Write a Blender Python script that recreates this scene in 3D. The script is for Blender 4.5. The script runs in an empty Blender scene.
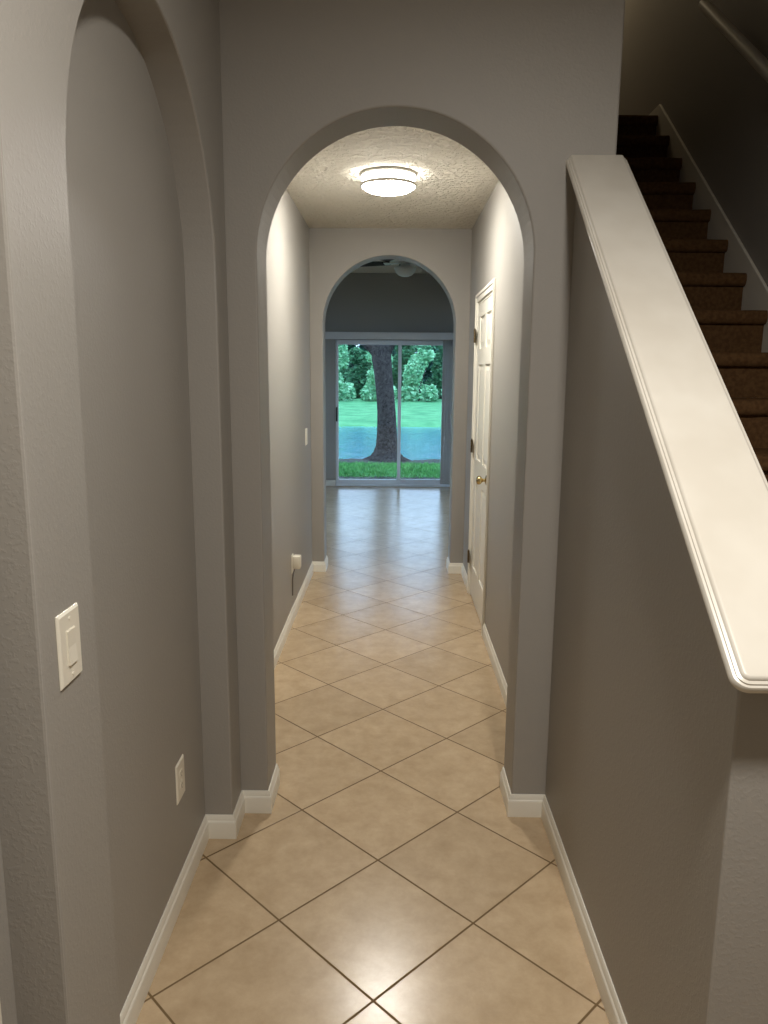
import bpy, bmesh, math, random
from mathutils import Matrix, Vector

random.seed(7)
S = bpy.context.scene
C = bpy.context.collection

# ------------------------------------------------------------------ camera
cam_d = bpy.data.cameras.new('camera')
cam = bpy.data.objects.new('camera', cam_d)
C.objects.link(cam)
cam_d.sensor_fit = 'HORIZONTAL'
cam_d.sensor_width = 36.0
cam_d.lens = 36.0 * 756.95 / 768.0
cam_d.clip_start = 0.02
cam_d.clip_end = 400
_r = Vector((0.99988788, 0.01272825, 0.00788845))
_u = Vector((-0.01005853, 0.18063069, 0.98349956))
_f = Vector((-0.01109333, 0.98346863, -0.18073846))
cam.matrix_world = Matrix(((_r.x, _u.x, -_f.x, 0), (_r.y, _u.y, -_f.y, 0), (_r.z, _u.z, -_f.z, 1.6), (0, 0, 0, 1)))
S.camera = cam

# ------------------------------------------------------------------ exposure, sky, lights
S.view_settings.view_transform = 'Standard'
S.view_settings.look = 'None'
S.view_settings.gamma = 1.0
S.view_settings.use_curve_mapping = False
S.view_settings.exposure = 0.0
S.cycles.max_bounces = 10
S.cycles.diffuse_bounces = 6
S.cycles.sample_clamp_indirect = 4.0
S.cycles.caustics_reflective = False
S.cycles.caustics_refractive = False

SKY = (0.71, 1.01, 1.46)
SKY_STRENGTH = 4.0
FOYER_W = 51.0
FOYER_AT = (0.42, 0.50, 2.86)
FOYER_COL = (1.0, 0.95, 0.88)
HALL_EMIT = 205.0
HALL_COL = (1.0, 0.965, 0.89)
UPSTAIRS_W = 10.0

w = bpy.data.worlds.new('sky')
S.world = w
w.use_nodes = True
bg = w.node_tree.nodes['Background']
bg.inputs[0].default_value = (*SKY, 1)
bg.inputs[1].default_value = SKY_STRENGTH

ld = bpy.data.lights.new('foyer_light', 'AREA')
ld.shape = 'DISK'
ld.size = 0.22
ld.energy = FOYER_W
ld.color = FOYER_COL
lo = bpy.data.objects.new('foyer_light', ld)
lo.location = FOYER_AT
C.objects.link(lo)

ld = bpy.data.lights.new('upstairs_light', 'POINT')
ld.shadow_soft_size = 0.1
ld.energy = UPSTAIRS_W
ld.color = (1.0, 0.82, 0.55)
lo = bpy.data.objects.new('upstairs_light', ld)
lo.location = (1.1, 6.1, 5.0)
C.objects.link(lo)


# ------------------------------------------------------------------ materials
def lin(c):
    return tuple((v / 255 / 12.92) if v / 255 <= 0.04045 else ((v / 255 + 0.055) / 1.055) ** 2.4 for v in c)


def mat(name, rgb, rough=0.6, metal=0.0, spec=0.5):
    m = bpy.data.materials.new(name)
    m.use_nodes = True
    b = m.node_tree.nodes['Principled BSDF']
    b.inputs['Base Color'].default_value = (*lin(rgb), 1)
    b.inputs['Roughness'].default_value = rough
    b.inputs['Metallic'].default_value = metal
    b.inputs['Specular IOR Level'].default_value = spec
    return m


def nd(m, kind, **kw):
    n = m.node_tree.nodes.new(kind)
    for k, v in kw.items():
        setattr(n, k, v)
    return n


def ln(m, a, b):
    m.node_tree.links.new(a, b)


def math_n(m, op, a, b=None, c=None):
    n = nd(m, 'ShaderNodeMath', operation=op)
    for i, v in enumerate((a, b, c)):
        if v is None:
            continue
        if isinstance(v, (int, float)):
            n.inputs[i].default_value = v
        else:
            ln(m, v, n.inputs[i])
    return n.outputs[0]


def bump_noise(m, scale, strength, dist=0.002, detail=4, rough=0.55, ramp=None):
    b = m.node_tree.nodes['Principled BSDF']
    g = nd(m, 'ShaderNodeNewGeometry')
    t = nd(m, 'ShaderNodeTexNoise')
    t.inputs['Scale'].default_value = scale
    t.inputs['Detail'].default_value = detail
    t.inputs['Roughness'].default_value = rough
    ln(m, g.outputs['Position'], t.inputs['Vector'])
    src = t.outputs['Fac']
    if ramp:
        r = nd(m, 'ShaderNodeMapRange')
        r.inputs['From Min'].default_value = ramp[0]
        r.inputs['From Max'].default_value = ramp[1]
        ln(m, src, r.inputs['Value'])
        src = r.outputs['Result']
    bp = nd(m, 'ShaderNodeBump')
    bp.inputs['Strength'].default_value = strength
    bp.inputs['Distance'].default_value = dist
    ln(m, src, bp.inputs['Height'])
    ln(m, bp.outputs['Normal'], b.inputs['Normal'])
    return t


def vary(m, rgb_a, rgb_b, scale, detail=4, lo_=0.35, hi=0.65, coord='Position'):
    b = m.node_tree.nodes['Principled BSDF']
    g = nd(m, 'ShaderNodeNewGeometry')
    t = nd(m, 'ShaderNodeTexNoise')
    t.inputs['Scale'].default_value = scale
    t.inputs['Detail'].default_value = detail
    ln(m, g.outputs['Position'], t.inputs['Vector'])
    r = nd(m, 'ShaderNodeValToRGB')
    r.color_ramp.elements[0].position = lo_
    r.color_ramp.elements[0].color = (*lin(rgb_a), 1)
    r.color_ramp.elements[1].position = hi
    r.color_ramp.elements[1].color = (*lin(rgb_b), 1)
    ln(m, t.outputs['Fac'], r.inputs['Fac'])
    ln(m, r.outputs['Color'], b.inputs['Base Color'])
    return r


M = {}
M['wall'] = mat('grey_wall_paint', (154, 149.8, 143), 0.5, spec=0.35)
bump_noise(M['wall'], 115, 0.14, 0.0016, 3, 0.5, (0.48, 0.62))
M['ceiling'] = mat('textured_ceiling_paint', (232, 226, 212), 0.9, spec=0.1)
bump_noise(M['ceiling'], 24, 1.0, 0.012, 4, 0.6, (0.46, 0.58))
M['white'] = mat('white_trim_paint', (226, 222, 210), 0.42, spec=0.5)
M['plastic'] = mat('white_plastic', (228, 222, 206), 0.3, spec=0.5)
M['cap'] = mat('white_cap_paint', (232, 226, 214), 0.30, spec=0.5)
vary(M['cap'], (204, 198, 186), (212, 207, 196), 6, 3)
M['brass'] = mat('polished_brass', (200, 180, 132), 0.25, 1.0)
M['hinge'] = mat('aged_brass', (120, 105, 78), 0.4, 1.0)
M['nickel'] = mat('brushed_nickel', (206, 204, 198), 0.45, 0.6)
M['alu'] = mat('white_metal_frame', (226, 228, 230), 0.4, spec=0.5)
M['dark'] = mat('dark_plastic', (30, 30, 32), 0.5)
M['cord'] = mat('grey_cord', (112, 104, 94), 0.6)
M['blind'] = mat('grey_white_vinyl', (206, 202, 198), 0.5)
M['fan'] = mat('dark_brown_blade', (42, 36, 33), 0.75, spec=0.2)
M['fan_light'] = mat('pale_blade_underside', (188, 186, 178), 0.5)
M['frosted'] = mat('frosted_bowl_glass', (190, 188, 180), 0.35)

M['carpet'] = mat('brown_carpet', (96, 70, 46), 1.0, spec=0.05)
vary(M['carpet'], (88, 64, 42), (106, 79, 52), 60, 3)
bump_noise(M['carpet'], 260, 0.25, 0.003, 2)

# diffuse glass of the hall lamp: it gives off the light
m = bpy.data.materials.new('lit_white_glass')
m.use_nodes = True
b = m.node_tree.nodes['Principled BSDF']
b.inputs['Base Color'].default_value = (0.85, 0.83, 0.78, 1)
b.inputs['Emission Color'].default_value = (*HALL_COL, 1)
b.inputs['Emission Strength'].default_value = HALL_EMIT
M['lit'] = m
m = m.copy()
m.name = 'softly_lit_white_glass'
m.node_tree.nodes['Principled BSDF'].inputs['Emission Strength'].default_value = HALL_EMIT * 0.12
M['lit_drum'] = m

# window glass: see-through with a weak mirror
m = bpy.data.materials.new('window_glass')
m.use_nodes = True
nt = m.node_tree
nt.nodes.remove(nt.nodes['Principled BSDF'])
tr = nt.nodes.new('ShaderNodeBsdfTransparent')
tr.inputs[0].default_value = (0.93, 0.955, 0.95, 1)
gl = nt.nodes.new('ShaderNodeBsdfGlossy')
gl.inputs['Roughness'].default_value = 0.0
fr = nt.nodes.new('ShaderNodeFresnel')
fr.inputs[0].default_value = 1.45
mx = nt.nodes.new('ShaderNodeMixShader')
ln(m, fr.outputs[0], mx.inputs[0])
ln(m, tr.outputs[0], mx.inputs[1])
ln(m, gl.outputs[0], mx.inputs[2])
ln(m, mx.outputs[0], nt.nodes['Material Output'].inputs[0])
M['glass'] = m


def tile_material():
    m = mat('beige_ceramic_tile', (190, 160, 120), 0.3, spec=0.36)
    b = m.node_tree.nodes['Principled BSDF']
    D = 0.5761
    x0, y0 = -0.0365, 1.699
    g = nd(m, 'ShaderNodeNewGeometry')
    sp = nd(m, 'ShaderNodeSeparateXYZ')
    ln(m, g.outputs['Position'], sp.inputs[0])
    dx = math_n(m, 'SUBTRACT', sp.outputs[0], x0)
    dy = math_n(m, 'SUBTRACT', sp.outputs[1], y0)
    uu = math_n(m, 'DIVIDE', math_n(m, 'ADD', dx, dy), D)
    vv = math_n(m, 'DIVIDE', math_n(m, 'SUBTRACT', dx, dy), D)

    def edge(t):
        fr_ = math_n(m, 'FRACT', t)
        return math_n(m, 'MINIMUM', fr_, math_n(m, 'SUBTRACT', 1.0, fr_))
    e = math_n(m, 'MINIMUM', edge(uu), edge(vv))
    gm = nd(m, 'ShaderNodeMapRange', interpolation_type='SMOOTHSTEP')
    gm.inputs['From Min'].default_value = 0.0055
    gm.inputs['From Max'].default_value = 0.0105
    ln(m, e, gm.inputs['Value'])           # 0 in the grout, 1 on the tile
    # one tone per tile
    cell = nd(m, 'ShaderNodeCombineXYZ')
    ln(m, math_n(m, 'FLOOR', uu), cell.inputs[0])
    ln(m, math_n(m, 'FLOOR', vv), cell.inputs[1])
    wn = nd(m, 'ShaderNodeTexWhiteNoise')
    ln(m, cell.outputs[0], wn.inputs['Vector'])
    # mottling
    off = nd(m, 'ShaderNodeVectorMath', operation='MULTIPLY_ADD')
    off.inputs[1].default_value = (7.0, 7.0, 7.0)
    ln(m, wn.outputs['Color'], off.inputs[0])
    ln(m, g.outputs['Position'], off.inputs[2])
    n1 = nd(m, 'ShaderNodeTexNoise')
    n1.inputs['Scale'].default_value = 11
    n1.inputs['Detail'].default_value = 7
    n1.inputs['Roughness'].default_value = 0.72
    n1.inputs['Distortion'].default_value = 0.15
    ln(m, off.outputs[0], n1.inputs['Vector'])
    rp = nd(m, 'ShaderNodeValToRGB')
    rp.color_ramp.elements[0].position = 0.30
    rp.color_ramp.elements[0].color = (*lin((177, 153.5, 122)), 1)
    rp.color_ramp.elements[1].position = 0.72
    rp.color_ramp.elements[1].color = (*lin((199, 176.5, 145)), 1)
    ln(m, n1.outputs['Fac'], rp.inputs['Fac'])
    hv = nd(m, 'ShaderNodeHueSaturation')
    ln(m, math_n(m, 'MULTIPLY_ADD', wn.outputs['Value'], 0.12, 0.94), hv.inputs['Value'])
    ln(m, rp.outputs['Color'], hv.inputs['Color'])
    mixc = nd(m, 'ShaderNodeMix', data_type='RGBA')
    ln(m, gm.outputs['Result'], mixc.inputs[0])
    mixc.inputs[6].default_value = (*lin((112, 90, 60)), 1)
    ln(m, hv.outputs['Color'], mixc.inputs[7])
    ln(m, mixc.outputs[2], b.inputs['Base Color'])
    rr = nd(m, 'ShaderNodeMapRange')
    rr.inputs['To Min'].default_value = 0.85
    rr.inputs['To Max'].default_value = 0.235
    ln(m, gm.outputs['Result'], rr.inputs['Value'])
    ln(m, rr.outputs['Result'], b.inputs['Roughness'])
    hh = math_n(m, 'MULTIPLY_ADD', n1.outputs['Fac'], 0.25, gm.outputs['Result'])
    bp = nd(m, 'ShaderNodeBump')
    bp.inputs['Strength'].default_value = 0.35
    bp.inputs['Distance'].default_value = 0.002
    ln(m, hh, bp.inputs['Height'])
    ln(m, bp.outputs['Normal'], b.inputs['Normal'])
    return m


M['tile'] = tile_material()

M['lawn'] = mat('lawn', (86, 140, 62), 0.9, spec=0.1)
_rl = vary(M['lawn'], (60, 118, 78), (88, 146, 100), 1.4, 6)
bump_noise(M['lawn'], 30, 0.6, 0.05, 4)
M['mulch'] = mat('mulch', (88, 84, 78), 1.0, spec=0.1)
vary(M['mulch'], (26, 30, 28), (74, 78, 72), 16, 4)
M['grass'] = mat('grass_blade', (84, 146, 52), 0.7, spec=0.2)
vary(M['grass'], (46, 106, 52), (98, 162, 86), 9, 3)
M['bank'] = mat('pond_bank_soil', (120, 112, 96), 1.0)
M['patio'] = mat('patio_concrete', (160, 158, 152), 0.9)
M['bark'] = mat('oak_bark', (70, 66, 64), 0.95, spec=0.1)
_b = M['bark'].node_tree.nodes['Principled BSDF']
_g = nd(M['bark'], 'ShaderNodeNewGeometry')
_mp = nd(M['bark'], 'ShaderNodeMapping')
_mp.inputs['Scale'].default_value = (17, 17, 8)
ln(M['bark'], _g.outputs['Position'], _mp.inputs['Vector'])
_v = nd(M['bark'], 'ShaderNodeTexVoronoi', feature='DISTANCE_TO_EDGE')
ln(M['bark'], _mp.outputs[0], _v.inputs['Vector'])
_n = nd(M['bark'], 'ShaderNodeTexNoise')
_n.inputs['Scale'].default_value = 18
_n.inputs['Detail'].default_value = 6
ln(M['bark'], _g.outputs['Position'], _n.inputs['Vector'])
_h = math_n(M['bark'], 'ADD', math_n(M['bark'], 'MINIMUM', _v.outputs['Distance'], 0.25), math_n(M['bark'], 'MULTIPLY', _n.outputs['Fac'], 0.5))
_rp = nd(M['bark'], 'ShaderNodeValToRGB')
_rp.color_ramp.elements[0].position = 0.22
_rp.color_ramp.elements[0].color = (*lin((16, 16, 18)), 1)
_rp.color_ramp.elements[1].position = 0.58
_rp.color_ramp.elements[1].color = (*lin((98, 92, 90)), 1)
ln(M['bark'], _h, _rp.inputs['Fac'])
ln(M['bark'], _rp.outputs['Color'], _b.inputs['Base Color'])
_bp = nd(M['bark'], 'ShaderNodeBump')
_bp.inputs['Strength'].default_value = 1.0
_bp.inputs['Distance'].default_value = 0.04
ln(M['bark'], _h, _bp.inputs['Height'])
ln(M['bark'], _bp.outputs['Normal'], _b.inputs['Normal'])


def leaf_mat(name, a, c):
    m = mat(name, a, 0.6, spec=0.3)
    b = m.node_tree.nodes['Principled BSDF']
    g = nd(m, 'ShaderNodeNewGeometry')
    r = nd(m, 'ShaderNodeValToRGB')
    r.color_ramp.elements[0].color = (*lin(a), 1)
    r.color_ramp.elements[1].color = (*lin(c), 1)
    ln(m, g.outputs['Random Per Island'], r.inputs['Fac'])
    ln(m, r.outputs['Color'], b.inputs['Base Color'])
    tl = nd(m, 'ShaderNodeBsdfTranslucent')
    ln(m, r.outputs['Color'], tl.inputs[0])
    mx = nd(m, 'ShaderNodeMixShader')
    mx.inputs[0].default_value = 0.35
    ln(m, b.outputs[0], mx.inputs[1])
    ln(m, tl.outputs[0], mx.inputs[2])
    ln(m, mx.outputs[0], m.node_tree.nodes['Material Output'].inputs[0])
    return m


M['leaf'] = leaf_mat('mid_green_leaf', (40, 86, 60), (100, 154, 112))
M['leaf_light'] = leaf_mat('light_green_leaf', (80, 150, 108), (182, 230, 188))
M['leaf_dark'] = leaf_mat('dark_green_leaf', (34, 72, 66), (76, 126, 108))

m = mat('pond_water', (66, 114, 128), 0.12, spec=0.5)
_t = bump_noise(m, 1.0, 0.7, 0.04, 4)
_mp = nd(m, 'ShaderNodeMapping')
_mp.inputs['Scale'].default_value = (5.0, 2.2, 1.0)
ln(m, _t.inputs['Vector'].links[0].from_socket, _mp.inputs['Vector'])
ln(m, _mp.outputs[0], _t.inputs['Vector'])
M['water'] = m


# ------------------------------------------------------------------ builders
def tag(o, label=None, cat=None, group=None, kind=None):
    if label:
        o['label'] = label
    if cat:
        o['category'] = cat
    if group:
        o['group'] = group
    if kind:
        o['kind'] = kind
    return o


def obj(name, bm, material, parent=None, smooth=None, kind=None, bevel=None):
    me = bpy.data.meshes.new(name)
    bmesh.ops.recalc_face_normals(bm, faces=bm.faces[:])
    bm.to_mesh(me)
    bm.free()
    me.materials.append(M[material] if isinstance(material, str) else material)
    if smooth is not None:
        for p in me.polygons:
            p.use_smooth = True
        me.set_sharp_from_angle(angle=math.radians(smooth))
    o = bpy.data.objects.new(name, me)
    C.objects.link(o)
    if parent:
        o.parent = parent
    if kind:
        o['kind'] = kind
    if bevel:
        b = o.modifiers.new('bevel', 'BEVEL')
        b.width = bevel
        b.segments = 2
        b.limit_method = 'ANGLE'
        b.angle_limit = math.radians(50)
    return o


def empty(name, loc, label=None, cat=None, group=None, kind=None):
    o = bpy.data.objects.new(name, None)
    o.location = loc
    o.empty_display_size = 0.05
    C.objects.link(o)
    return tag(o, label, cat, group, kind)


def box(bm, x0, x1, y0, y1, z0, z1):
    v = [bm.verts.new(p) for p in ((x0, y0, z0), (x1, y0, z0), (x1, y1, z0), (x0, y1, z0), (x0, y0, z1), (x1, y0, z1), (x1, y1, z1), (x0, y1, z1))]
    for q in ((0, 3, 2, 1), (4, 5, 6, 7), (0, 1, 5, 4), (1, 2, 6, 5), (2, 3, 7, 6), (3, 0, 4, 7)):
        bm.faces.new([v[i] for i in q])


def prism(bm, pts, axis, a, b):
    """extrude the polygon pts (2D) along axis from a to b; the 2D axes are the other two in x,y,z order"""
    def p3(p, t):
        if axis == 0:
            return (t, p[0], p[1])
        if axis == 1:
            return (p[0], t, p[1])
        return (p[0], p[1], t)
    A = [bm.verts.new(p3(p, a)) for p in pts]
    B = [bm.verts.new(p3(p, b)) for p in pts]
    bm.faces.new(A)
    bm.faces.new(B[::-1])
    n = len(pts)
    for i in range(n):
        j = (i + 1) % n
        bm.faces.new((A[i], B[i], B[j], A[j]))


def boxbm(*a):
    bm = bmesh.new()
    box(bm, *a)
    return bm


def rbox(bm, x0, x1, y0, y1, z0, z1, r):
    """a box with rounded edges"""
    t = bmesh.new()
    box(t, x0, x1, y0, y1, z0, z1)
    bmesh.ops.bevel(t, geom=t.edges[:], offset=r, segments=2, affect='EDGES', profile=0.6)
    me = bpy.data.meshes.new('t')
    t.to_mesh(me)
    t.free()
    bm.from_mesh(me)
    bpy.data.meshes.remove(me)


def lathe(bm, prof, centre, axis=2, n=40, close=True):
    """prof: list of (radius, height along the axis)"""
    rings = []
    for r, h in prof:
        ring = []
        if r < 1e-5:
            p = [0, 0, 0]
            p[axis] = h
            rings.append([bm.verts.new(Vector(p) + Vector(centre))])
            continue
        for i in range(n):
            a = 2 * math.pi * i / n
            p = [0, 0, 0]
            p[(axis + 1) % 3] = r * math.cos(a)
            p[(axis + 2) % 3] = r * math.sin(a)
            p[axis] = h
            ring.append(bm.verts.new(Vector(p) + Vector(centre)))
        rings.append(ring)
    for A, B in zip(rings, rings[1:]):
        if len(A) == 1 and len(B) == 1:
            continue
        for i in range(n):
            j = (i + 1) % n
            if len(A) == 1:
                bm.faces.new((A[0], B[i], B[j]))
            elif len(B) == 1:
                bm.faces.new((A[i], B[0], A[j]))
            else:
                bm.faces.new((A[i], B[i], B[j], A[j]))


def tube(bm, pts, radii, n=12):
    pts = [Vector(p) for p in pts]
    if isinstance(radii, (int, float)):
        radii = [radii] * len(pts)
    rings = []
    up = Vector((0, 0, 1))
    for i, p in enumerate(pts):
        d = (pts[min(i + 1, len(pts) - 1)] - pts[max(i - 1, 0)]).normalized()
        ref = up if abs(d.z) < 0.9 else Vector((0, 1, 0))
        a = d.cross(ref).normalized()
        c = a.cross(d).normalized()
        rings.append([bm.verts.new(p + (a * math.cos(2 * math.pi * k / n) + c * math.sin(2 * math.pi * k / n)) * radii[i]) for k in range(n)])
    for A, B in zip(rings, rings[1:]):
        for k in range(n):
            j = (k + 1) % n
            bm.faces.new((A[k], B[k], B[j], A[j]))
    bm.faces.new(rings[0])
    bm.faces.new(rings[-1][::-1])


BB = [(0, 0), (0.013, 0), (0.013, 0.058), (0.0115, 0.064), (0.0085, 0.067), (0.0085, 0.071), (0.0065, 0.076), (0.005, 0.082), (0.003, 0.085), (0, 0.085)]


def sweep(path, side, prof=BB):
    """a moulding swept along a floor path with mitred corners; side=+1 puts it to the left of the walking direction"""
    bm = bmesh.new()
    P = [Vector(p) for p in path]
    rings = []
    for i, p in enumerate(P):
        ns = []
        if i > 0:
            d = (P[i] - P[i - 1]).normalized()
            ns.append(Vector((-d.y, d.x)) * side)
        if i < len(P) - 1:
            d = (P[i + 1] - P[i]).normalized()
            ns.append(Vector((-d.y, d.x)) * side)
        if len(ns) == 1:
            m_ = ns[0]
        else:
            m_ = (ns[0] + ns[1])
            m_ = m_ / (1 + ns[0].dot(ns[1]))
        rings.append([bm.verts.new((p.x + m_.x * d_, p.y + m_.y * d_, z)) for d_, z in prof])
    n = len(prof)
    for A, B in zip(rings, rings[1:]):
        for k in range(n):
            j = (k + 1) % n
            bm.faces.new((A[k], B[k], B[j], A[j]))
    bm.faces.new(rings[0])
    bm.faces.new(rings[-1][::-1])
    return bm


def arch_outline(a0, a1, z1, o0, o1, spring, n=48):
    """outline (a,z) of a wall from a0 to a1 with an arched opening from o0 to o1"""
    c, R = (o0 + o1) / 2, (o1 - o0) / 2
    pts = [(a0, 0), (o0, 0)]
    for i in range(n + 1):
        t = math.pi - math.pi * i / n
        pts.append((c + R * math.cos(t), spring + R * math.sin(t)))
    pts += [(o1, 0), (a1, 0), (a1, z1), (a0, z1)]
    return pts


# ------------------------------------------------------------------ room shell
FOY_Z, HALL_Z = 2.94, 2.67
XL, XLH, XR, XS = -0.545, -0.649, 0.57, 1.634       # left wall, hall left wall, right wall, stair wall
Y1, Y1B, Y2, Y2B, YF = 2.55, 2.745, 5.985, 6.20, 10.75
PW = 0.693                                         # stair side of the pony wall
XRH = 0.577
NB = -0.64                                         # back of the niche

obj('floor', boxbm(-2.7, 2.3, -2.3, 10.9, -0.12, 0.0), 'tile', kind='structure')

bm = bmesh.new()
prism(bm, [(-0.8, -2.3), (XS, -2.3), (XS, 1.0), (PW, 1.0), (PW, Y1), (-0.8, Y1)], 2, FOY_Z, FOY_Z + 0.15)
obj('ceiling', bm, 'ceiling', kind='structure')
obj('ceiling_hall', boxbm(XLH, XRH, Y1B, Y2, HALL_Z, HALL_Z + 0.12), 'ceiling', kind='structure')
obj('ceiling_far_room', boxbm(-2.7, 2.3, Y2B, 10.9, FOY_Z, FOY_Z + 0.12), 'ceiling', kind='structure')
obj('ceiling_stairwell', boxbm(0.57, 1.72, 0.88, 6.9, 5.6, 5.7), 'ceiling', kind='structure')

# wall with the two arches across the hall
bm = bmesh.new()
prism(bm, arch_outline(-0.75, PW, FOY_Z, -0.447, 0.447, 1.97), 1, Y1, Y1B)
obj('wall_front_arch', bm, 'wall', kind='structure', bevel=0.006)
bm = bmesh.new()
prism(bm, arch_outline(-2.7, 2.3, FOY_Z, -0.551, 0.472, 1.965), 1, Y2, Y2B)
obj('wall_back_arch', bm, 'wall', kind='structure', bevel=0.006)

# left wall with its arched niche
bm = bmesh.new()
prism(bm, arch_outline(1.11, Y1, FOY_Z, 1.33, 2.392, 1.892), 0, NB - 0.03, XL)
obj('wall_left', bm, 'wall', kind='structure', bevel=0.005)
obj('wall_left_niche', boxbm(-0.75, NB, 1.11, Y1, 0, FOY_Z), 'wall', kind='structure')
obj('wall_left_near', boxbm(-0.75, -0.634, -2.3, 1.11, 0, FOY_Z), 'wall', kind='structure')
obj('wall_left_hall', boxbm(-0.8, XLH, Y1B, Y2, 0, FOY_Z), 'wall', kind='structure')

# right side: low stair wall, hall wall with the door opening, stairwell
SL = 0.79
CAP0 = (1.112, 1.109)                              # underside of the cap at its low end (y, z)


def cap_z(y):
    return CAP0[1] + SL * (y - CAP0[0])


bm = bmesh.new()
prism(bm, [(1.173, 0), (Y1, 0), (Y1, cap_z(Y1) - 0.012), (1.173, cap_z(1.173) - 0.012)], 0, XR, PW)
obj('wall_right', bm, 'wall', kind='structure', bevel=0.004)
DY0, DY1, DZ = 4.535, 5.385, 2.08
bm = bmesh.new()
prism(bm, [(Y1B, 0), (DY0, 0), (DY0, DZ), (DY1, DZ), (DY1, 0), (Y2, 0), (Y2, 3.07), (6.9, 3.07), (6.9, 5.6), (Y1B, 5.6)], 0, XRH, PW)
obj('wall_right_hall', bm, 'wall', kind='structure')
obj('wall_right_upper', boxbm(XR, PW, 0.88, Y1B, FOY_Z + 0.15, 5.6), 'wall', kind='structure')
bm = bmesh.new()
prism(bm, [(-2.3, 0), (Y2, 0), (Y2, 3.07), (6.9, 3.07), (6.9, 5.6), (-2.3, 5.6)], 0, XS, 1.72)
obj('wall_stair', bm, 'wall', kind='structure')
obj('wall_stair_back', boxbm(PW, XS, 6.8, 6.9, 3.07, 5.6), 'wall', kind='structure')
obj('floor_landing', boxbm(PW, XS, 5.31, 6.8, 3.07, 3.184), 'carpet', kind='structure')
obj('wall_stair_front', boxbm(PW, XS, 0.88, 1.0, FOY_Z + 0.15, 5.6), 'wall', kind='structure')
obj('wall_entry', boxbm(-0.75, 1.72, -2.42, -2.3, 0, FOY_Z), 'wall', kind='structure')

# far room
OX0, OX1, OZ = -0.815, 1.02, 2.045
bm = bmesh.new()
prism(bm, [(-2.7, 0), (OX0, 0), (OX0, OZ), (OX1, OZ), (OX1, 0), (2.3, 0), (2.3, FOY_Z), (-2.7, FOY_Z)], 1, YF, 10.9)
obj('wall_far', bm, 'wall', kind='structure')
for side, xa, xb in (('left', -2.8, -2.7), ('right', 2.3, 2.4)):
    bm = bmesh.new()
    wy0, wy1, wz0, wz1 = 6.8, 10.0, 0.30, 2.4
    box(bm, xa, xb, Y2, wy0, 0, FOY_Z)
    box(bm, xa, xb, wy1, 10.9, 0, FOY_Z)
    box(bm, xa, xb, wy0, wy1, 0, wz0)
    box(bm, xa, xb, wy0, wy1, wz1, FOY_Z)
    obj('wall_far_' + side, bm, 'wall', kind='structure')
    wn_ = empty('added_window_1' if side == 'left' else 'added_window_2', ((xa + xb) / 2, 8.4, wz0), kind='structure')  # unseen side window, added to bring more daylight into the far room
    bm = bmesh.new()
    x0_, x1_ = xa + 0.03, xb - 0.03
    box(bm, x0_, x1_, wy0, wy0 + 0.05, wz0, wz1)
    box(bm, x0_, x1_, wy1 - 0.05, wy1, wz0, wz1)
    box(bm, x0_, x1_, wy0 + 0.05, wy1 - 0.05, wz0, wz0 + 0.05)
    box(bm, x0_, x1_, wy0 + 0.05, wy1 - 0.05, wz1 - 0.05, wz1)
    box(bm, x0_, x1_, 8.375, 8.425, wz0 + 0.05, wz1 - 0.05)
    fr_ = obj('added_window_frame', bm, 'white')
    fr_.data.transform(Matrix.Translation(-wn_.location))
    fr_.parent = wn_
    bm = bmesh.new()
    box(bm, (xa + xb) / 2 - 0.003, (xa + xb) / 2 + 0.003, wy0 + 0.048, wy1 - 0.048, wz0 + 0.048, wz1 - 0.048)
    gp = obj('added_window_pane', bm, 'glass')
    gp.data.transform(Matrix.Translation(-wn_.location))
    gp.parent = wn_

# baseboards
obj('baseboard_left', sweep([(NB, 1.331), (NB, 2.392), (XL, 2.392), (XL, Y1), (-0.447, Y1), (-0.447, Y1B)], -1), 'white', kind='structure', smooth=40)
obj('baseboard_right', sweep([(XR, 1.173), (XR, Y1), (0.447, Y1), (0.447, Y1B)], 1), 'white', kind='structure', smooth=40)
obj('baseboard_hall_left', sweep([(XLH, Y1B), (XLH, Y2), (-0.551, Y2), (-0.551, Y2B)], -1), 'white', kind='structure', smooth=40)
obj('baseboard_hall_right', sweep([(XRH, Y1B), (XRH, 4.478)], 1), 'white', kind='structure', smooth=40)
obj('baseboard_hall_corner', sweep([(XRH, 5.442), (XRH, Y2), (0.472, Y2), (0.472, Y2B)], 1), 'white', kind='structure', smooth=40)
obj('baseboard_far_left', sweep([(-2.7, YF), (OX0 - 0.005, YF)], -1), 'white', kind='structure', smooth=40)
obj('baseboard_far_right', sweep([(OX1 + 0.005, YF), (2.3, YF)], -1), 'white', kind='structure', smooth=40)

# white casing at the near end of the left wall
bm = bmesh.new()
rbox(bm, -0.634, -0.619, 0.985, 1.043, 0, 2.1, 0.003)
obj('trim_1', bm, 'white', kind='structure')


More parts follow.
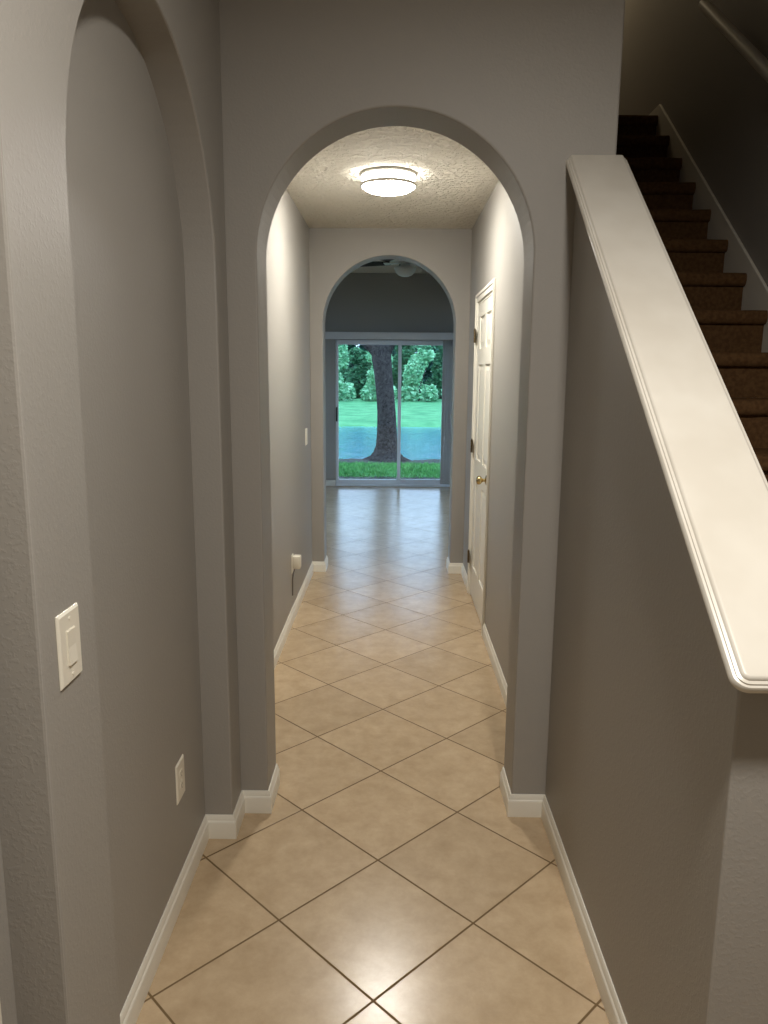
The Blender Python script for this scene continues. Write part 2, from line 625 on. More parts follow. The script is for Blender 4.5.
# ------------------------------------------------------------------ cap on the low stair wall
def make_cap():
    X0, X1 = 0.535, 0.728
    L = (Y1 - CAP0[0]) / math.cos(math.atan(SL)) + 0.0
    ang = math.atan(SL)
    loops = [(0.004, 0.0), (0.0, 0.004), (0.0, 0.011), (0.003, 0.0155), (0.007, 0.0165), (0.0075, 0.019), (0.0125, 0.0205), (0.0135, 0.0235), (0.017, 0.0262), (0.0185, 0.0265), (0.024, 0.0265)]
    bm = bmesh.new()
    rings = []
    R = 0.026
    for ins, h in loops:
        x0, x1, s0 = X0 + ins, X1 - ins, ins
        r = max(R - ins, 0.006)
        pts = [(x0, L + 0.05), ]
        for k in range(9):
            a = math.pi + math.pi / 2 * k / 8
            pts.append((x0 + r + r * math.cos(a), s0 + r + r * math.sin(a)))
        for k in range(9):
            a = 1.5 * math.pi + math.pi / 2 * k / 8
            pts.append((x1 - r + r * math.cos(a), s0 + r + r * math.sin(a)))
        pts.append((x1, L + 0.05))
        ring = []
        for x, s in pts:
            y = CAP0[0] + s * math.cos(ang) - h * math.sin(ang)
            z = CAP0[1] + s * math.sin(ang) + h * math.cos(ang)
            if s > L:                               # plumb cut against the arch wall
                d = (Y1 - y)
                y, z = Y1, z + d * SL
            ring.append(bm.verts.new((x, y + 0.010, z)))
        rings.append(ring)
    n = len(rings[0])
    for A, B in zip(rings, rings[1:]):
        for k in range(n):
            j = (k + 1) % n
            bm.faces.new((A[k], A[j], B[j], B[k]))
    bm.faces.new(rings[0])
    bm.faces.new(rings[-1])
    for v in bm.verts:
        if v.co.y > Y1 - 0.02:
            v.co.y = min(v.co.y, Y1 - 0.0005)
    return obj('sloping_ledge', bm, 'cap', smooth=35)


tag(make_cap(), 'wide white sloping cap board with moulded edge on top of the low stair wall', 'ledge')

# ------------------------------------------------------------------ staircase
RISE, RUN, NS, TOPY, TOPZ = 0.186, 0.2374, 17, 5.06, 3.184
st = empty('staircase', (1.14, 1.25, 0), 'dark brown carpeted staircase with white skirt board rising behind the low wall', 'staircase')


def under(o, root):
    """a part built in place, moved into its unrotated root's own space"""
    o.data.transform(Matrix.Translation(-root.location))
    o.parent = root
    return o


for k in range(1, NS + 1):
    y = TOPY - RUN * (NS - k)
    z = TOPZ - RISE * (NS - k)
    yb = y + RUN + 0.028 if k < NS else 5.30
    prof = [(y + 0.028, z - RISE + 0.0005), (y + 0.028, z - 0.062), (y + 0.014, z - 0.060), (y + 0.004, z - 0.050), (y, z - 0.034), (y + 0.001, z - 0.016), (y + 0.007, z - 0.004), (y + 0.018, z), (yb, z), (yb, z - RISE + 0.0005)]
    bm = bmesh.new()
    # the carpet is soft: slightly uneven along the nosing
    nx = 14
    rings = []
    rnd = [random.uniform(-0.004, 0.004) for _ in range(nx + 1)]
    for i in range(nx + 1):
        x = PW + 0.002 + (XS - 0.017 - PW - 0.002) * i / nx
        rings.append([bm.verts.new((x, yy + (rnd[i] if 1 < q < 7 else 0), zz + (rnd[i] * 0.6 if 2 < q < 8 else 0))) for q, (yy, zz) in enumerate(prof)])
    for A, B in zip(rings, rings[1:]):
        for q in range(len(prof)):
            j = (q + 1) % len(prof)
            bm.faces.new((A[q], B[q], B[j], A[j]))
    bm.faces.new(rings[0])
    bm.faces.new(rings[-1][::-1])
    under(obj('step', bm, 'carpet', smooth=50), st)

ny = lambda y: TOPZ + RISE / RUN * (y - TOPY)
bm = bmesh.new()
prism(bm, [(1.05, 0), (1.62, 0), (5.3, ny(5.3) - 0.42), (5.85, 3.09), (6.79, 3.09), (6.79, ny(TOPY) + 0.058), (TOPY, ny(TOPY) + 0.058), (1.05, ny(1.05) + 0.058)], 0, XS - 0.016, XS - 0.001)
under(obj('skirt_board', bm, 'white', bevel=0.004), st)

# ------------------------------------------------------------------ handrail
hr = empty('handrail', (1.535, 4.17, 3.42), 'white sloping handrail on the dark stair wall', 'handrail')
bm = bmesh.new()
HS = 0.757
pts = []
for i in range(0, 13):
    y = 4.21 - i * (4.21 - 1.25) / 12
    pts.append((1.535, y, 3.40 + HS * (y - 4.17)))
tube(bm, pts, 0.027, 16)
under(obj('rail', bm, 'white', smooth=60), hr)
for y in (3.22, 1.9):
    z = 3.40 + HS * (y - 4.17)
    bm = bmesh.new()
    tube(bm, [(1.535, y, z - 0.02), (1.535, y, z - 0.06), (1.56, y, z - 0.085), (XS - 0.001, y, z - 0.09)], 0.007, 10)
    lathe(bm, [(0.0, 0.0), (0.028, 0.0), (0.028, 0.006), (0.0, 0.006)], (XS - 0.0065, y, z - 0.09), 0, 20)
    under(obj('bracket', bm, 'nickel', smooth=50), hr)

# ------------------------------------------------------------------ white panelled door in the hall
d = empty('door_1', (XRH, 4.96, 0), 'white six panel door with brass knob in the right hall wall', 'door', kind='structure')
# casing
bm = bmesh.new()
CO, CW = 0.057, 0.015
u_out = [(4.478, 0), (4.478, 2.137), (5.442, 2.137), (5.442, 0)]


def ushape(o, t, x0, x1):
    y0, y1, z1 = 4.478 + o, 5.442 - o, 2.137 - o
    prism(bm, [(y0, 0), (y0, z1), (y1, z1), (y1, 0), (y1 - t, 0), (y1 - t, z1 - t), (y0 + t, z1 - t), (y0 + t, 0)], 0, x0, x1)


ushape(0.0, 0.057, XRH - 0.010, XRH)
ushape(0.004, 0.020, XRH - 0.016, XRH - 0.010)
under(obj('casing', bm, 'white', bevel=0.002), d)
bm = bmesh.new()
prism(bm, [(DY0, 0), (DY0, DZ), (DY1, DZ), (DY1, 0), (DY1 - 0.016, 0), (DY1 - 0.016, DZ - 0.016), (DY0 + 0.016, DZ - 0.016), (DY0 + 0.016, 0)], 0, XRH, PW - 0.02)
under(obj('jamb', bm, 'white'), d)
# leaf
LY0, LY1, LZ0, LZ1 = DY0 + 0.019, DY1 - 0.019, 0.012, DZ - 0.019
XF = XRH + 0.002
bm = bmesh.new()
box(bm, XF + 0.010, XF + 0.035, LY0, LY1, LZ0, LZ1)
SW = 0.105
mid = (LY0 + LY1) / 2
rails_z = [(LZ0, 0.24), (0.86, 1.02), (1.66, 1.765), (LZ1 - 0.085, LZ1)]
for a, c in ((LY0, LY0 + SW), (mid - SW / 2, mid + SW / 2), (LY1 - SW, LY1)):
    box(bm, XF, XF + 0.0102, a, c, LZ0, LZ1)
for a, c in ((LY0 + SW, mid - SW / 2), (mid + SW / 2, LY1 - SW)):
    for z0, z1 in rails_z:
        box(bm, XF, XF + 0.0102, a, c, z0, z1)
    for (z0, z1) in ((rails_z[0][1], rails_z[1][0]), (rails_z[1][1], rails_z[2][0]), (rails_z[2][1], rails_z[3][0])):
        m1, m2 = 0.012, 0.042
        va = [bm.verts.new((XF + 0.0099, yy, zz)) for yy, zz in ((a + m1, z0 + m1), (c - m1, z0 + m1), (c - m1, z1 - m1), (a + m1, z1 - m1))]
        vb = [bm.verts.new((XF + 0.002, yy, zz)) for yy, zz in ((a + m2, z0 + m2), (c - m2, z0 + m2), (c - m2, z1 - m2), (a + m2, z1 - m2))]
        bm.faces.new(vb)
        bm.faces.new(va[::-1])
        for i in range(4):
            j = (i + 1) % 4
            bm.faces.new((va[i], va[j], vb[j], vb[i]))
leaf = under(obj('door_leaf', bm, 'white'), d)
bm = bmesh.new()
ky, kz = LY0 + 0.07, 0.955
lathe(bm, [(0.0, 0.0), (0.032, 0.0), (0.032, -0.004), (0.022, -0.009), (0.011, -0.012), (0.010, -0.026), (0.016, -0.031), (0.025, -0.038), (0.0275, -0.048), (0.024, -0.058), (0.014, -0.064), (0.0, -0.066)], (XF, ky, kz), 0, 28)
under(obj('door_knob', bm, 'brass', smooth=40), d)
for z in (1.855, 1.095, 0.29):
    bm = bmesh.new()
    box(bm, XRH - 0.0175, XRH - 0.0155, LY1 - 0.02, LY1 + 0.03, z - 0.045, z + 0.045)
    for q in range(5):
        lathe(bm, [(0.0, 0), (0.0065, 0), (0.0065, 0.0172), (0.0, 0.0172)], (XRH - 0.021, LY1 + 0.005, z - 0.045 + q * 0.0182), 2, 12)
    lathe(bm, [(0.0, 0), (0.004, 0.002), (0.004, 0.006), (0.0, 0.008)], (XRH - 0.021, LY1 + 0.005, z + 0.045), 2, 12)
    under(obj('hinge', bm, 'hinge'), d)

# ------------------------------------------------------------------ sliding glass door
d = empty('door_2', (0.1, YF, 0), 'sliding glass patio door with pale metal frame at the far end', 'sliding door', kind='structure')
bm = bmesh.new()
J = 0.022
YA, YB = YF + 0.01, YF + 0.13
box(bm, OX0, OX0 + J, YA, YB, 0, OZ)
box(bm, OX1 - J, OX1, YA, YB, 0, OZ)
box(bm, OX0, OX1, YA, YB, OZ - 0.03, OZ)
box(bm, OX0, OX1, YA - 0.02, YB, 0, 0.022)
box(bm, OX0, OX1, YF + 0.065, YF + 0.071, 0.02, 0.035)
under(obj('door_frame', bm, 'alu', bevel=0.002), d)


def panel(x0, x1, y, s0, s1):
    bm = bmesh.new()
    z0, z1 = 0.024, OZ - 0.022
    box(bm, x0, x0 + s0, y, y + 0.03, z0, z1)
    box(bm, x1 - s1, x1, y, y + 0.03, z0, z1)
    box(bm, x0 + s0, x1 - s1, y, y + 0.03, z0, z0 + 0.066)
    box(bm, x0 + s0, x1 - s1, y, y + 0.03, z1 - 0.04, z1)
    p = under(obj('sliding_panel', bm, 'alu', bevel=0.002), d)
    g = obj('glass_pane', boxbm(x0 + s0 - 0.004, x1 - s1 + 0.004, y + 0.012, y + 0.018, z0 + 0.062, z1 - 0.036), 'glass', p)
    g.data.transform(Matrix.Translation(-d.location))
    return p


pl = panel(OX0 + J - 0.006, 0.105, YF + 0.030, 0.022, 0.045)
panel(0.062, OX1 - J + 0.006, YF + 0.076, 0.045, 0.045)
bm = bmesh.new()
rbox(bm, OX0 + 0.004, OX0 + 0.024, YF - 0.012, YF + 0.03, 0.92, 1.12, 0.006)
under(obj('door_handle', bm, 'dark', smooth=40), d)

# ------------------------------------------------------------------ vertical blinds
vb = empty('vertical_blinds', (0.86, 10.66, 0), 'pale grey vertical blinds pushed to the right of the glass door under a long valance', 'blinds')
bm = bmesh.new()
rbox(bm, -1.05, 1.25, 10.60, 10.612, 2.050, 2.143, 0.003)
rbox(bm, -1.05, -1.038, 10.60, 10.748, 2.050, 2.143, 0.003)
rbox(bm, 1.238, 1.25, 10.60, 10.748, 2.050, 2.143, 0.003)
rbox(bm, -1.05, 1.25, 10.60, 10.748, 2.139, 2.146, 0.003)
under(obj('valance', bm, 'blind', smooth=40), vb)
bm = bmesh.new()
box(bm, -1.03, 1.23, 10.655, 10.70, 2.10, 2.138)
under(obj('head_rail', bm, 'alu'), vb)
for i in range(12):
    x = 0.70 + i * 0.040
    bm = bmesh.new()
    ang = math.radians(52 + 3 * math.sin(i * 2.1))
    prev = None
    for s in range(7):
        q = (s / 6 - 0.5) * 0.089
        cv = 0.006 * (1 - (2 * s / 6 - 1) ** 2)
        px = x + q * math.cos(ang) - cv * math.sin(ang)
        py = 10.678 + q * math.sin(ang) + cv * math.cos(ang)
        ring = [bm.verts.new((px, py, 0.05)), bm.verts.new((px, py, 2.09)), bm.verts.new((px - 0.0015 * math.sin(ang), py + 0.0015 * math.cos(ang), 2.09)), bm.verts.new((px - 0.0015 * math.sin(ang), py + 0.0015 * math.cos(ang), 0.05))]
        if prev:
            for a in range(4):
                j = (a + 1) % 4
                bm.faces.new((prev[a], ring[a], ring[j], prev[j]))
        else:
            bm.faces.new(ring)
        prev = ring
    bm.faces.new(prev[::-1])
    box(bm, x - 0.003, x + 0.003, 10.676, 10.681, 2.088, 2.101)
    under(obj('slat', bm, 'blind', smooth=50), vb)

# ------------------------------------------------------------------ hall ceiling lamp
hl = empty('ceiling_lamp', (-0.04, 4.40, HALL_Z), 'lit round flush ceiling lamp with two metal rings on the hall ceiling', 'ceiling lamp')


def lp(name, prof, m_, parent=hl):
    bm = bmesh.new()
    lathe(bm, prof, (0, 0, 0), 2, 64)
    o = obj(name, bm, m_, parent, smooth=35)
    return o


lp('ceiling_pan', [(0.0, 0.0), (0.151, 0.0), (0.154, -0.004), (0.154, -0.012), (0.149, -0.016), (0.0, -0.016)], 'nickel')
lp('glass_drum', [(0.0, -0.0165), (0.143, -0.0165), (0.144, -0.052), (0.0, -0.052)], 'lit_drum')
lp('ring', [(0.140, -0.0525), (0.150, -0.0525), (0.155, -0.056), (0.155, -0.066), (0.150, -0.070), (0.140, -0.068)] + [(0.140, -0.0525)], 'nickel')
lp('glass_dome', [(0.1395, -0.056), (0.139, -0.068), (0.130, -0.080), (0.112, -0.089), (0.085, -0.096), (0.05, -0.101), (0.0, -0.103)], 'lit')

# ------------------------------------------------------------------ ceiling fan of the far room
cf = empty('ceiling_fan', (0.11, 8.4, FOY_Z), 'dark bladed ceiling fan with pale bowl light seen through the far arch', 'ceiling fan')
lp('canopy', [(0.0, 0.0), (0.065, 0.0), (0.065, -0.012), (0.045, -0.04), (0.014, -0.05), (0.0, -0.05)], 'nickel', cf)
lp('down_rod', [(0.0, -0.04), (0.012, -0.04), (0.012, -0.10), (0.0, -0.10)], 'nickel', cf)
lp('motor_housing', [(0.0, -0.09), (0.05, -0.09), (0.085, -0.105), (0.098, -0.13), (0.098, -0.165), (0.08, -0.19), (0.05, -0.20), (0.05, -0.225), (0.0, -0.225)], 'nickel', cf)
lp('bowl', [(0.0, -0.226), (0.095, -0.226), (0.115, -0.236), (0.117, -0.252), (0.104, -0.285), (0.075, -0.312), (0.04, -0.326), (0.0, -0.33)], 'frosted', cf)
FAN_A = 19
for i in range(5):
    a = math.radians(FAN_A + i * 72)
    R = Matrix.Rotation(a, 4, 'Z') @ Matrix.Rotation(math.radians(11), 4, 'X')
    bm = bmesh.new()
    pts = [(0.17, -0.045), (0.22, -0.058), (0.50, -0.070), (0.58, -0.066), (0.615, -0.045), (0.625, 0.0), (0.615, 0.045), (0.58, 0.066), (0.50, 0.070), (0.22, 0.058), (0.17, 0.045)]
    prism(bm, pts, 2, -0.003, 0.003)
    bm.transform(Matrix.Translation((0, 0, -0.185)) @ R)
    bl = obj('blade', bm, 'fan', cf)
    bm = bmesh.new()
    prism(bm, [(0.085, -0.014), (0.15, -0.016), (0.20, -0.035), (0.235, -0.035), (0.235, 0.035), (0.20, 0.035), (0.15, 0.016), (0.085, 0.014)], 2, -0.0075, -0.003)
    bm.transform(Matrix.Translation((0, 0, -0.185)) @ R)
    obj('blade_arm', bm, 'nickel', bl)


# ------------------------------------------------------------------ plates on the left walls (all face +x)
def plate(bm, x, y, z, w_, h_, t=0.0055):
    vs0 = [(y - w_ / 2, z - h_ / 2), (y + w_ / 2, z - h_ / 2), (y + w_ / 2, z + h_ / 2), (y - w_ / 2, z + h_ / 2)]
    e = 0.0045
    vs1 = [(y - w_ / 2 + e, z - h_ / 2 + e), (y + w_ / 2 - e, z - h_ / 2 + e), (y + w_ / 2 - e, z + h_ / 2 - e), (y - w_ / 2 + e, z + h_ / 2 - e)]
    A = [bm.verts.new((x, *p)) for p in vs0]
    B = [bm.verts.new((x + t * 0.35, *p)) for p in vs0]
    D = [bm.verts.new((x + t, *p)) for p in vs1]
    bm.faces.new(A[::-1])
    bm.faces.new(D)
    for P, Q in ((A, B), (B, D)):
        for i in range(4):
            j = (i + 1) % 4
            bm.faces.new((P[i], P[j], Q[j], Q[i]))


def screw(x, y, z, root):
    bm = bmesh.new()
    lathe(bm, [(0.0, 0.0), (0.0034, 0.0), (0.003, 0.0012), (0.0, 0.0016)], (x, y, z), 0, 14)
    under(obj('screw', bm, 'plastic', smooth=40), root)


def switch(name, x, y, z, w_, h_, label, cat):
    t = empty(name, (x, y, z), label, cat)
    bm = bmesh.new()
    plate(bm, x, y, z, w_, h_)
    under(obj('cover_plate', bm, 'plastic', bevel=0.0008), t)
    bm = bmesh.new()
    # rocker: tilted paddle in a thin frame
    fy, fz = w_ * 0.18, h_ * 0.23
    xo = x + 0.0056
    for a in ((y - fy - 0.0015, y - fy, z - fz - 0.0015, z + fz + 0.0015), (y + fy, y + fy + 0.0015, z - fz - 0.0015, z + fz + 0.0015), (y - fy, y + fy, z - fz - 0.0015, z - fz), (y - fy, y + fy, z + fz, z + fz + 0.0015)):
        box(bm, xo - 0.001, xo + 0.0006, a[0], a[1], a[2], a[3])
    v = [(xo - 0.001, y - fy, z - fz), (xo - 0.001, y + fy, z - fz), (xo - 0.001, y + fy, z + fz), (xo - 0.001, y - fy, z + fz)]
    f = [(xo + 0.0040, y - fy, z - fz), (xo + 0.0040, y + fy, z - fz), (xo + 0.0014, y + fy, z), (xo + 0.0014, y - fy, z), (xo + 0.0024, y + fy, z + fz), (xo + 0.0024, y - fy, z + fz)]
    V = [bm.verts.new(p) for p in v]
    F = [bm.verts.new(p) for p in f]
    bm.faces.new(V[::-1])
    bm.faces.new((F[0], F[1], F[2], F[3]))
    bm.faces.new((F[3], F[2], F[4], F[5]))
    bm.faces.new((V[0], V[1], F[1], F[0]))
    bm.faces.new((V[2], V[3], F[5], F[4]))
    bm.faces.new((V[1], V[2], F[4], F[2], F[1]))
    bm.faces.new((V[3], V[0], F[0], F[3], F[5]))
    under(obj('rocker', bm, 'plastic'), t)
    for s in (-1, 1):
        screw(x + 0.0054, y, z + s * h_ * 0.385, t)
    return t


switch('light_switch', XL, 1.2085, 1.143, 0.084, 0.127, 'large white rocker light switch on the left wall strip beside the niche', 'light switch')
switch('light_switch', XLH, 5.64, 1.128, 0.112, 0.124, 'small distant white light switch on the left hall wall near the far arch', 'light switch')

ot = empty('wall_outlet', (NB, 2.112, 0.378), 'white duplex wall outlet low on the back of the arched niche', 'outlet')
bm = bmesh.new()
plate(bm, NB, 2.112, 0.378, 0.082, 0.124)
under(obj('cover_plate', bm, 'plastic', bevel=0.0008), ot)
for s in (-1, 1):
    bm = bmesh.new()
    zc = 0.378 + s * 0.0195
    pts = []
    for k in range(24):
        a = 2 * math.pi * k / 24
        pts.append((2.112 + 0.0172 * math.cos(a), zc + max(-0.0135, min(0.0135, 0.0172 * math.sin(a)))))
    prism(bm, pts, 0, NB + 0.0050, NB + 0.0068)
    rc = under(obj('receptacle', bm, 'plastic'), ot)
    bm = bmesh.new()
    for dy_ in (-0.0062, 0.0062):
        box(bm, NB + 0.0066, NB + 0.00695, 2.112 + dy_ - 0.0009, 2.112 + dy_ + 0.0009, zc - 0.001, zc + 0.0075)
    lathe(bm, [(0.0, 0.0066), (0.0022, 0.0066), (0.0022, 0.00695), (0.0, 0.00695)], (NB, 2.112, zc - 0.0065), 0, 12)
    sl = obj('slot', bm, 'dark', rc)
    sl.data.transform(Matrix.Translation(-ot.location))
screw(NB + 0.0054, 2.112, 0.378, ot)

# plug-in device on its outlet plate, low on the hall wall, with a short cord below
pd = empty('plug_in_adapter', (XLH, 4.775, 0.375), 'white plug-in adapter with a thin hanging cord low on the left hall wall', 'adapter')
bm = bmesh.new()
plate(bm, XLH, 4.775, 0.375, 0.078, 0.122)
under(obj('cover_plate', bm, 'plastic', bevel=0.0008), pd)
bm = bmesh.new()
rbox(bm, XLH + 0.0056, XLH + 0.058, 4.74, 4.81, 0.345, 0.43, 0.012)
under(obj('adapter_body', bm, 'plastic', smooth=50), pd)
bm = bmesh.new()
tube(bm, [(XLH + 0.02, 4.748, 0.348), (XLH + 0.012, 4.745, 0.32), (XLH + 0.006, 4.743, 0.28), (XLH + 0.005, 4.743, 0.17)], 0.004, 8)
under(obj('cord', bm, 'cord', smooth=60), pd)


# ------------------------------------------------------------------ outside
def strip(name, ys, material, x0=-26, x1=26, nx=60, amp=0.0, parent=None, kind='structure'):
    bm = bmesh.new()
    rows = []
    for (y, z) in ys:
        rows.append([bm.verts.new((x0 + (x1 - x0) * i / nx, y, z + amp * math.sin(i * 1.7 + y))) for i in range(nx + 1)])
    for A, B in zip(rows, rows[1:]):
        for i in range(nx):
            bm.faces.new((A[i], A[i + 1], B[i + 1], B[i]))
    return obj(name, bm, material, parent, smooth=60, kind=kind)


strip('ground_side', [(-3.0, -0.13), (10.9, -0.13)], 'bank', -26, -2.82)
strip('ground_side', [(-3.0, -0.13), (10.9, -0.13)], 'bank', 2.42, 26)
strip('patio', [(10.90, -0.04), (11.9, -0.06), (11.95, -0.2)], 'patio')
strip('mulch_bed', [(11.9, -0.11), (12.2, -0.11), (12.62, -0.11)], 'mulch')
strip('ground', [(12.6, -0.11), (13.6, -0.11), (14.3, -0.12)], 'lawn', nx=120, amp=0.01)
strip('bank_soil', [(14.3, -0.12), (14.8, -0.12), (15.4, -0.14), (16.0, -0.25), (17.5, -0.6)], 'mulch', nx=120, amp=0.02)
strip('pond_bed', [(15.5, -0.5), (26.5, -0.5)], 'bank')
strip('pond', [(15.0, -0.26), (27.6, -0.26)], 'water')
strip('far_bank', [(25.6, -0.6), (26.7, -0.24), (27.2, -0.12), (28.5, -0.05), (32, 0.0), (40, 0.05), (50, 0.1), (80, 0.1)], 'lawn', nx=120, amp=0.02)

# near grass: blades nobody could count
bm = bmesh.new()
rg = random.Random(3)
for _ in range(15000):
    y = 12.45 + 2.0 * rg.random() ** 0.8
    x = rg.uniform(-1.9, 1.8) * (y / 14.0)
    g0 = -0.115 if y < 13.9 else -0.13
    h = rg.uniform(0.03, 0.08)
    a = rg.uniform(0, math.pi)
    wd = rg.uniform(0.005, 0.010)
    lx, ly = rg.uniform(-0.05, 0.05), rg.uniform(-0.04, 0.04)
    p0 = bm.verts.new((x - wd * math.cos(a), y - wd * math.sin(a), g0))
    p1 = bm.verts.new((x + wd * math.cos(a), y + wd * math.sin(a), g0))
    p2 = bm.verts.new((x + lx, y + ly, g0 + h))
    bm.faces.new((p0, p1, p2))
tag(obj('grass', bm, 'grass'), 'bright green grass blades outside the glass door', 'grass', kind='stuff')


def leaves(bm, centre, rad, n, size, rg, shell=0.35):
    cx, cy, cz = centre
    rx, ry, rz = rad
    for _ in range(n):
        while True:
            v = Vector((rg.uniform(-1, 1), rg.uniform(-1, 1), rg.uniform(-1, 1)))
            if 0.05 < v.length <= 1:
                break
        l = v.length
        v = v / l * (shell + (1 - shell) * l ** 0.5)
        p = Vector((cx + v.x * rx, cy + v.y * ry, cz + v.z * rz))
        s = size * rg.uniform(0.6, 1.3)
        q = Matrix.Rotation(rg.uniform(0, 6.28), 3, 'Z') @ Matrix.Rotation(rg.uniform(-1.1, 1.1), 3, 'X') @ Matrix.Rotation(rg.uniform(-1.0, 1.0), 3, 'Y')
        c = [Vector((-0.5, 0, 0)), Vector((0, -0.32, 0.05)), Vector((0.55, 0, -0.06)), Vector((0, 0.32, 0.05))]
        vs = [bm.verts.new(p + q @ (k * s)) for k in c]
        bm.faces.new(vs)


def bush(name, x, y, z, h, wd, leaf, label, cat, seed, n=2600, size=0.24, stem=0.35):
    rg = random.Random(seed)
    t = empty(name, (x, y, z), label, cat)
    bm = bmesh.new()
    nb = 9
    for i in range(nb):
        cx = rg.uniform(-0.22, 0.22) * wd
        cz = h * (0.26 + 0.56 * (i + rg.random()) / nb)
        rr = wd * rg.uniform(0.22, 0.30) * (1.1 - 0.45 * (cz / h))
        leaves(bm, (cx, rg.uniform(-0.1, 0.1) * wd, cz), (rr, rr * 0.8, rr * 0.85), n // nb, size, rg)
    for i in range(5):
        leaves(bm, ((i - 2) * 0.17 * wd, rg.uniform(-0.1, 0.1) * wd, h * 0.12), (wd * 0.17, wd * 0.2, h * 0.15), n // 12, size, rg)
    obj('foliage', bm, leaf, t)
    bm = bmesh.new()
    tube(bm, [(0, 0, -0.1), (0.05, 0, h * 0.3), (-0.06, 0.03, h * 0.6), (0.02, 0, h * 0.8)], [0.09, 0.075, 0.05, 0.02], 8)
    for s in (-1, 1):
        tube(bm, [(0.04, 0, h * 0.22), (s * wd * 0.12, 0.05, h * 0.42), (s * wd * 0.24, 0, h * 0.62)], [0.05, 0.04, 0.015], 7)
    obj('trunk', bm, 'bark', t, smooth=60)
    return t


bush('bush', -3.4, 42.2, 0.05, 3.8, 2.5, 'leaf_light', 'light green leafy bush at the left edge of the glass door view', 'bush', 11)
bush('bush', -2.0, 46.0, 0.07, 3.4, 2.3, 'leaf', 'lower mid green bush on the far bank left of the big trunk', 'bush', 12)
bush('bush', -0.8, 42.2, 0.05, 3.3, 1.9, 'leaf_light', 'pale green bush right behind the big trunk on the far bank', 'bush', 13)
bush('bush', 1.4, 42.2, 0.05, 3.5, 2.0, 'leaf_light', 'bright green rounded bush just right of the sliding door centre bar', 'bush', 14)
bush('bush', 3.9, 42.4, 0.06, 4.2, 2.4, 'leaf_light', 'bright green bush at the right edge of the glass door view', 'bush', 15)
bush('bush', 0.45, 46.0, 0.07, 4.2, 2.0, 'leaf', 'mid green bush in the second row just right of the big trunk', 'bush', 16)
bush('bush', 2.85, 46.0, 0.07, 4.4, 2.0, 'leaf', 'mid green bush in the second row between the two bright right hand bushes', 'bush', 17)
bush('tree', -4.3, 50.5, 0.1, 7.0, 3.7, 'leaf', 'tall green tree behind the left bushes on the far bank', 'tree', 21, 4200, 0.32)
bush('tree', 0.0, 50.5, 0.1, 7.5, 3.7, 'leaf_dark', 'tall dark tree hidden mostly behind the big oak trunk', 'tree', 22, 4200, 0.32)
bush('tree', 4.3, 50.5, 0.1, 6.6, 3.7, 'leaf_dark', 'tall dark tree behind the right bushes on the far bank', 'tree', 23, 4200, 0.32)
rg = random.Random(31)
bm = bmesh.new()
for i in range(26):
    x = -26 + i * 2.1
    hh = rg.uniform(7, 9.5)
    for q in range(6):
        leaves(bm, (x + rg.uniform(-0.6, 0.6), 57 + rg.uniform(-1, 1), 0.3 + hh * q / 6.2), (1.9, 1.4, 1.35), 440, 0.5, rg)
tag(obj('far_thicket', bm, 'leaf_dark'), 'dense dark green thicket closing the view behind the pond', 'thicket', kind='stuff')

# the big oak by the water
ok = empty('oak_tree', (-0.13, 15.1, -0.14), 'big dark barked oak standing on the near pond bank outside the glass door', 'tree')
bm = bmesh.new()
nseg = 28
spine = [(-0.02, 0, -0.10, 0.54), (-0.02, 0, 0.02, 0.40), (-0.01, 0, 0.09, 0.295), (-0.005, 0, 0.18, 0.245), (0.0, 0, 0.32, 0.215), (0.0, 0, 0.6, 0.195), (-0.005, 0, 0.95, 0.182), (-0.03, 0, 1.3, 0.176), (-0.07, 0, 1.7, 0.176), (-0.11, 0, 2.0, 0.19), (-0.13, 0.02, 2.3, 0.2), (-0.14, 0.05, 2.7, 0.18), (-0.08, 0.1, 3.4, 0.15), (0.02, 0.1, 4.3, 0.11), (0.1, 0.1, 5.3, 0.06), (0.12, 0.1, 6.2, 0.02)]
rings = []
for (x, y, z, r) in spine:
    ring = []
    for k in range(nseg):
        a = 2 * math.pi * k / nseg
        flare = 1 + (0.22 * math.sin(a * 5 + 0.8) + 0.10 * math.sin(a * 3)) * max(0.0, 1 - z / 0.30) + 0.03 * math.sin(a * 7 + z * 3)
        ring.append(bm.verts.new((x + r * flare * math.cos(a), y + r * flare * math.sin(a), z)))
    rings.append(ring)
for A, B in zip(rings, rings[1:]):
    for k in range(nseg):
        j = (k + 1) % nseg
        bm.faces.new((A[k], A[j], B[j], B[k]))
bm.faces.new(rings[0][::-1])
bm.faces.new(rings[-1])
obj('trunk', bm, 'bark', ok, smooth=70)
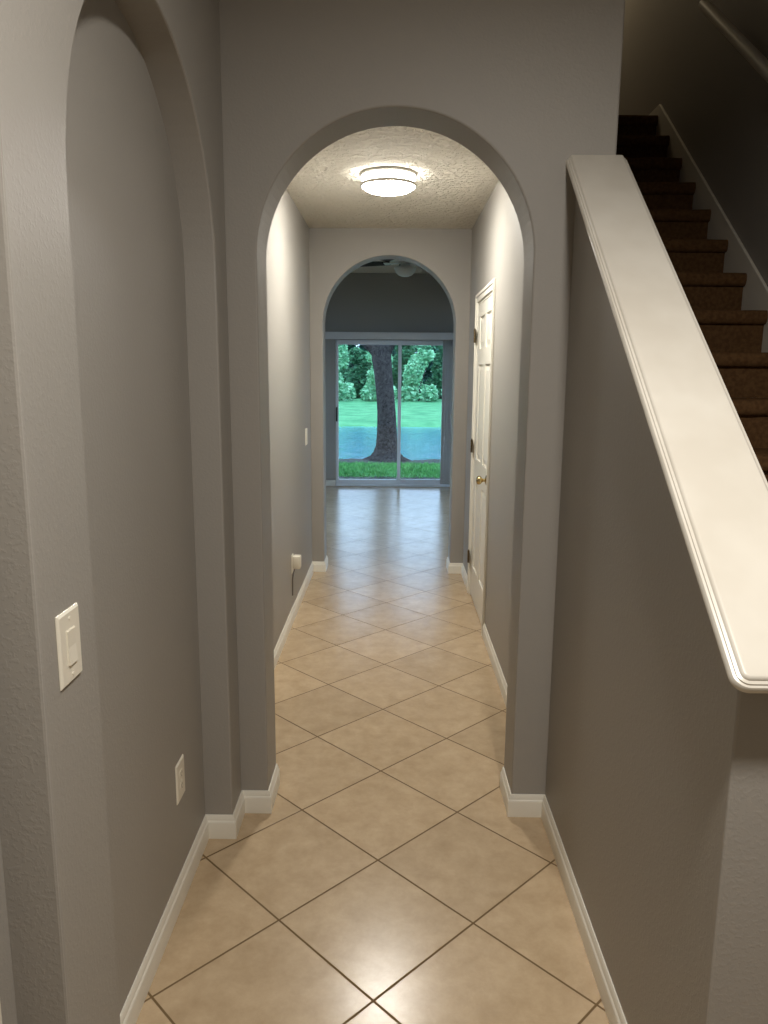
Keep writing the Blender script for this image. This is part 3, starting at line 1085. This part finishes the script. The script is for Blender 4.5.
limbs = [
    [(-0.08, 0, 1.95, 0.11), (-0.30, 0.03, 2.22, 0.10), (-0.62, 0.05, 2.45, 0.085), (-1.3, 0.1, 2.8, 0.06), (-2.4, 0.2, 3.3, 0.02)],
    [(-0.02, 0, 2.1, 0.10), (0.16, -0.05, 2.5, 0.085), (0.5, -0.1, 2.9, 0.07), (1.3, -0.1, 3.3, 0.045), (2.3, 0, 3.7, 0.015)],
    [(-0.05, 0.05, 2.9, 0.09), (0.2, 0.4, 3.5, 0.07), (0.6, 1.1, 4.2, 0.04), (0.9, 1.9, 4.8, 0.015)],
    [(-0.06, 0.05, 3.1, 0.08), (-0.4, -0.3, 3.8, 0.06), (-0.9, -0.8, 4.6, 0.03), (-1.2, -1.2, 5.2, 0.012)],
    [(0.9, -0.1, 3.12, 0.03), (1.05, -0.15, 2.75, 0.02), (1.4, -0.2, 2.52, 0.012), (1.9, -0.2, 2.45, 0.006)],
    [(0.45, -0.1, 2.85, 0.025), (0.62, -0.2, 2.5, 0.015), (0.95, -0.25, 2.38, 0.010), (1.3, -0.25, 2.3, 0.005)],
]
for L_ in limbs:
    bm = bmesh.new()
    tube(bm, [p[:3] for p in L_], [p[3] for p in L_], 10)
    obj('branch', bm, 'bark', ok, smooth=60)
rg = random.Random(5)
bm = bmesh.new()
for (x, y, z, rx, ry, rz, n) in [(-1.6, 0.2, 3.6, 1.2, 1.2, 0.8, 700), (1.7, 0, 3.9, 1.2, 1.2, 0.8, 700), (0, 0.6, 5.2, 1.8, 1.7, 1.2, 1200), (-1.0, -0.8, 5.0, 1.2, 1.1, 0.9, 600), (0.8, 1.6, 4.8, 1.2, 1.1, 0.8, 500),
                                 (-0.95, 0.3, 2.75, 0.42, 0.4, 0.30, 210), (-1.15, 0.0, 2.38, 0.26, 0.25, 0.2, 70), (0.95, -0.2, 2.62, 0.5, 0.3, 0.22, 150), (1.5, -0.2, 2.55, 0.45, 0.3, 0.25, 120), (0.32, 0.0, 2.75, 0.2, 0.2, 0.25, 40), (-0.55, 0.25, 2.45, 0.22, 0.2, 0.14, 50), (0.75, -0.2, 2.32, 0.3, 0.2, 0.12, 60)]:
    leaves(bm, (x, y, z), (rx, ry, rz), n, 0.11, rg, 0.2)
obj('foliage', bm, 'leaf', ok)
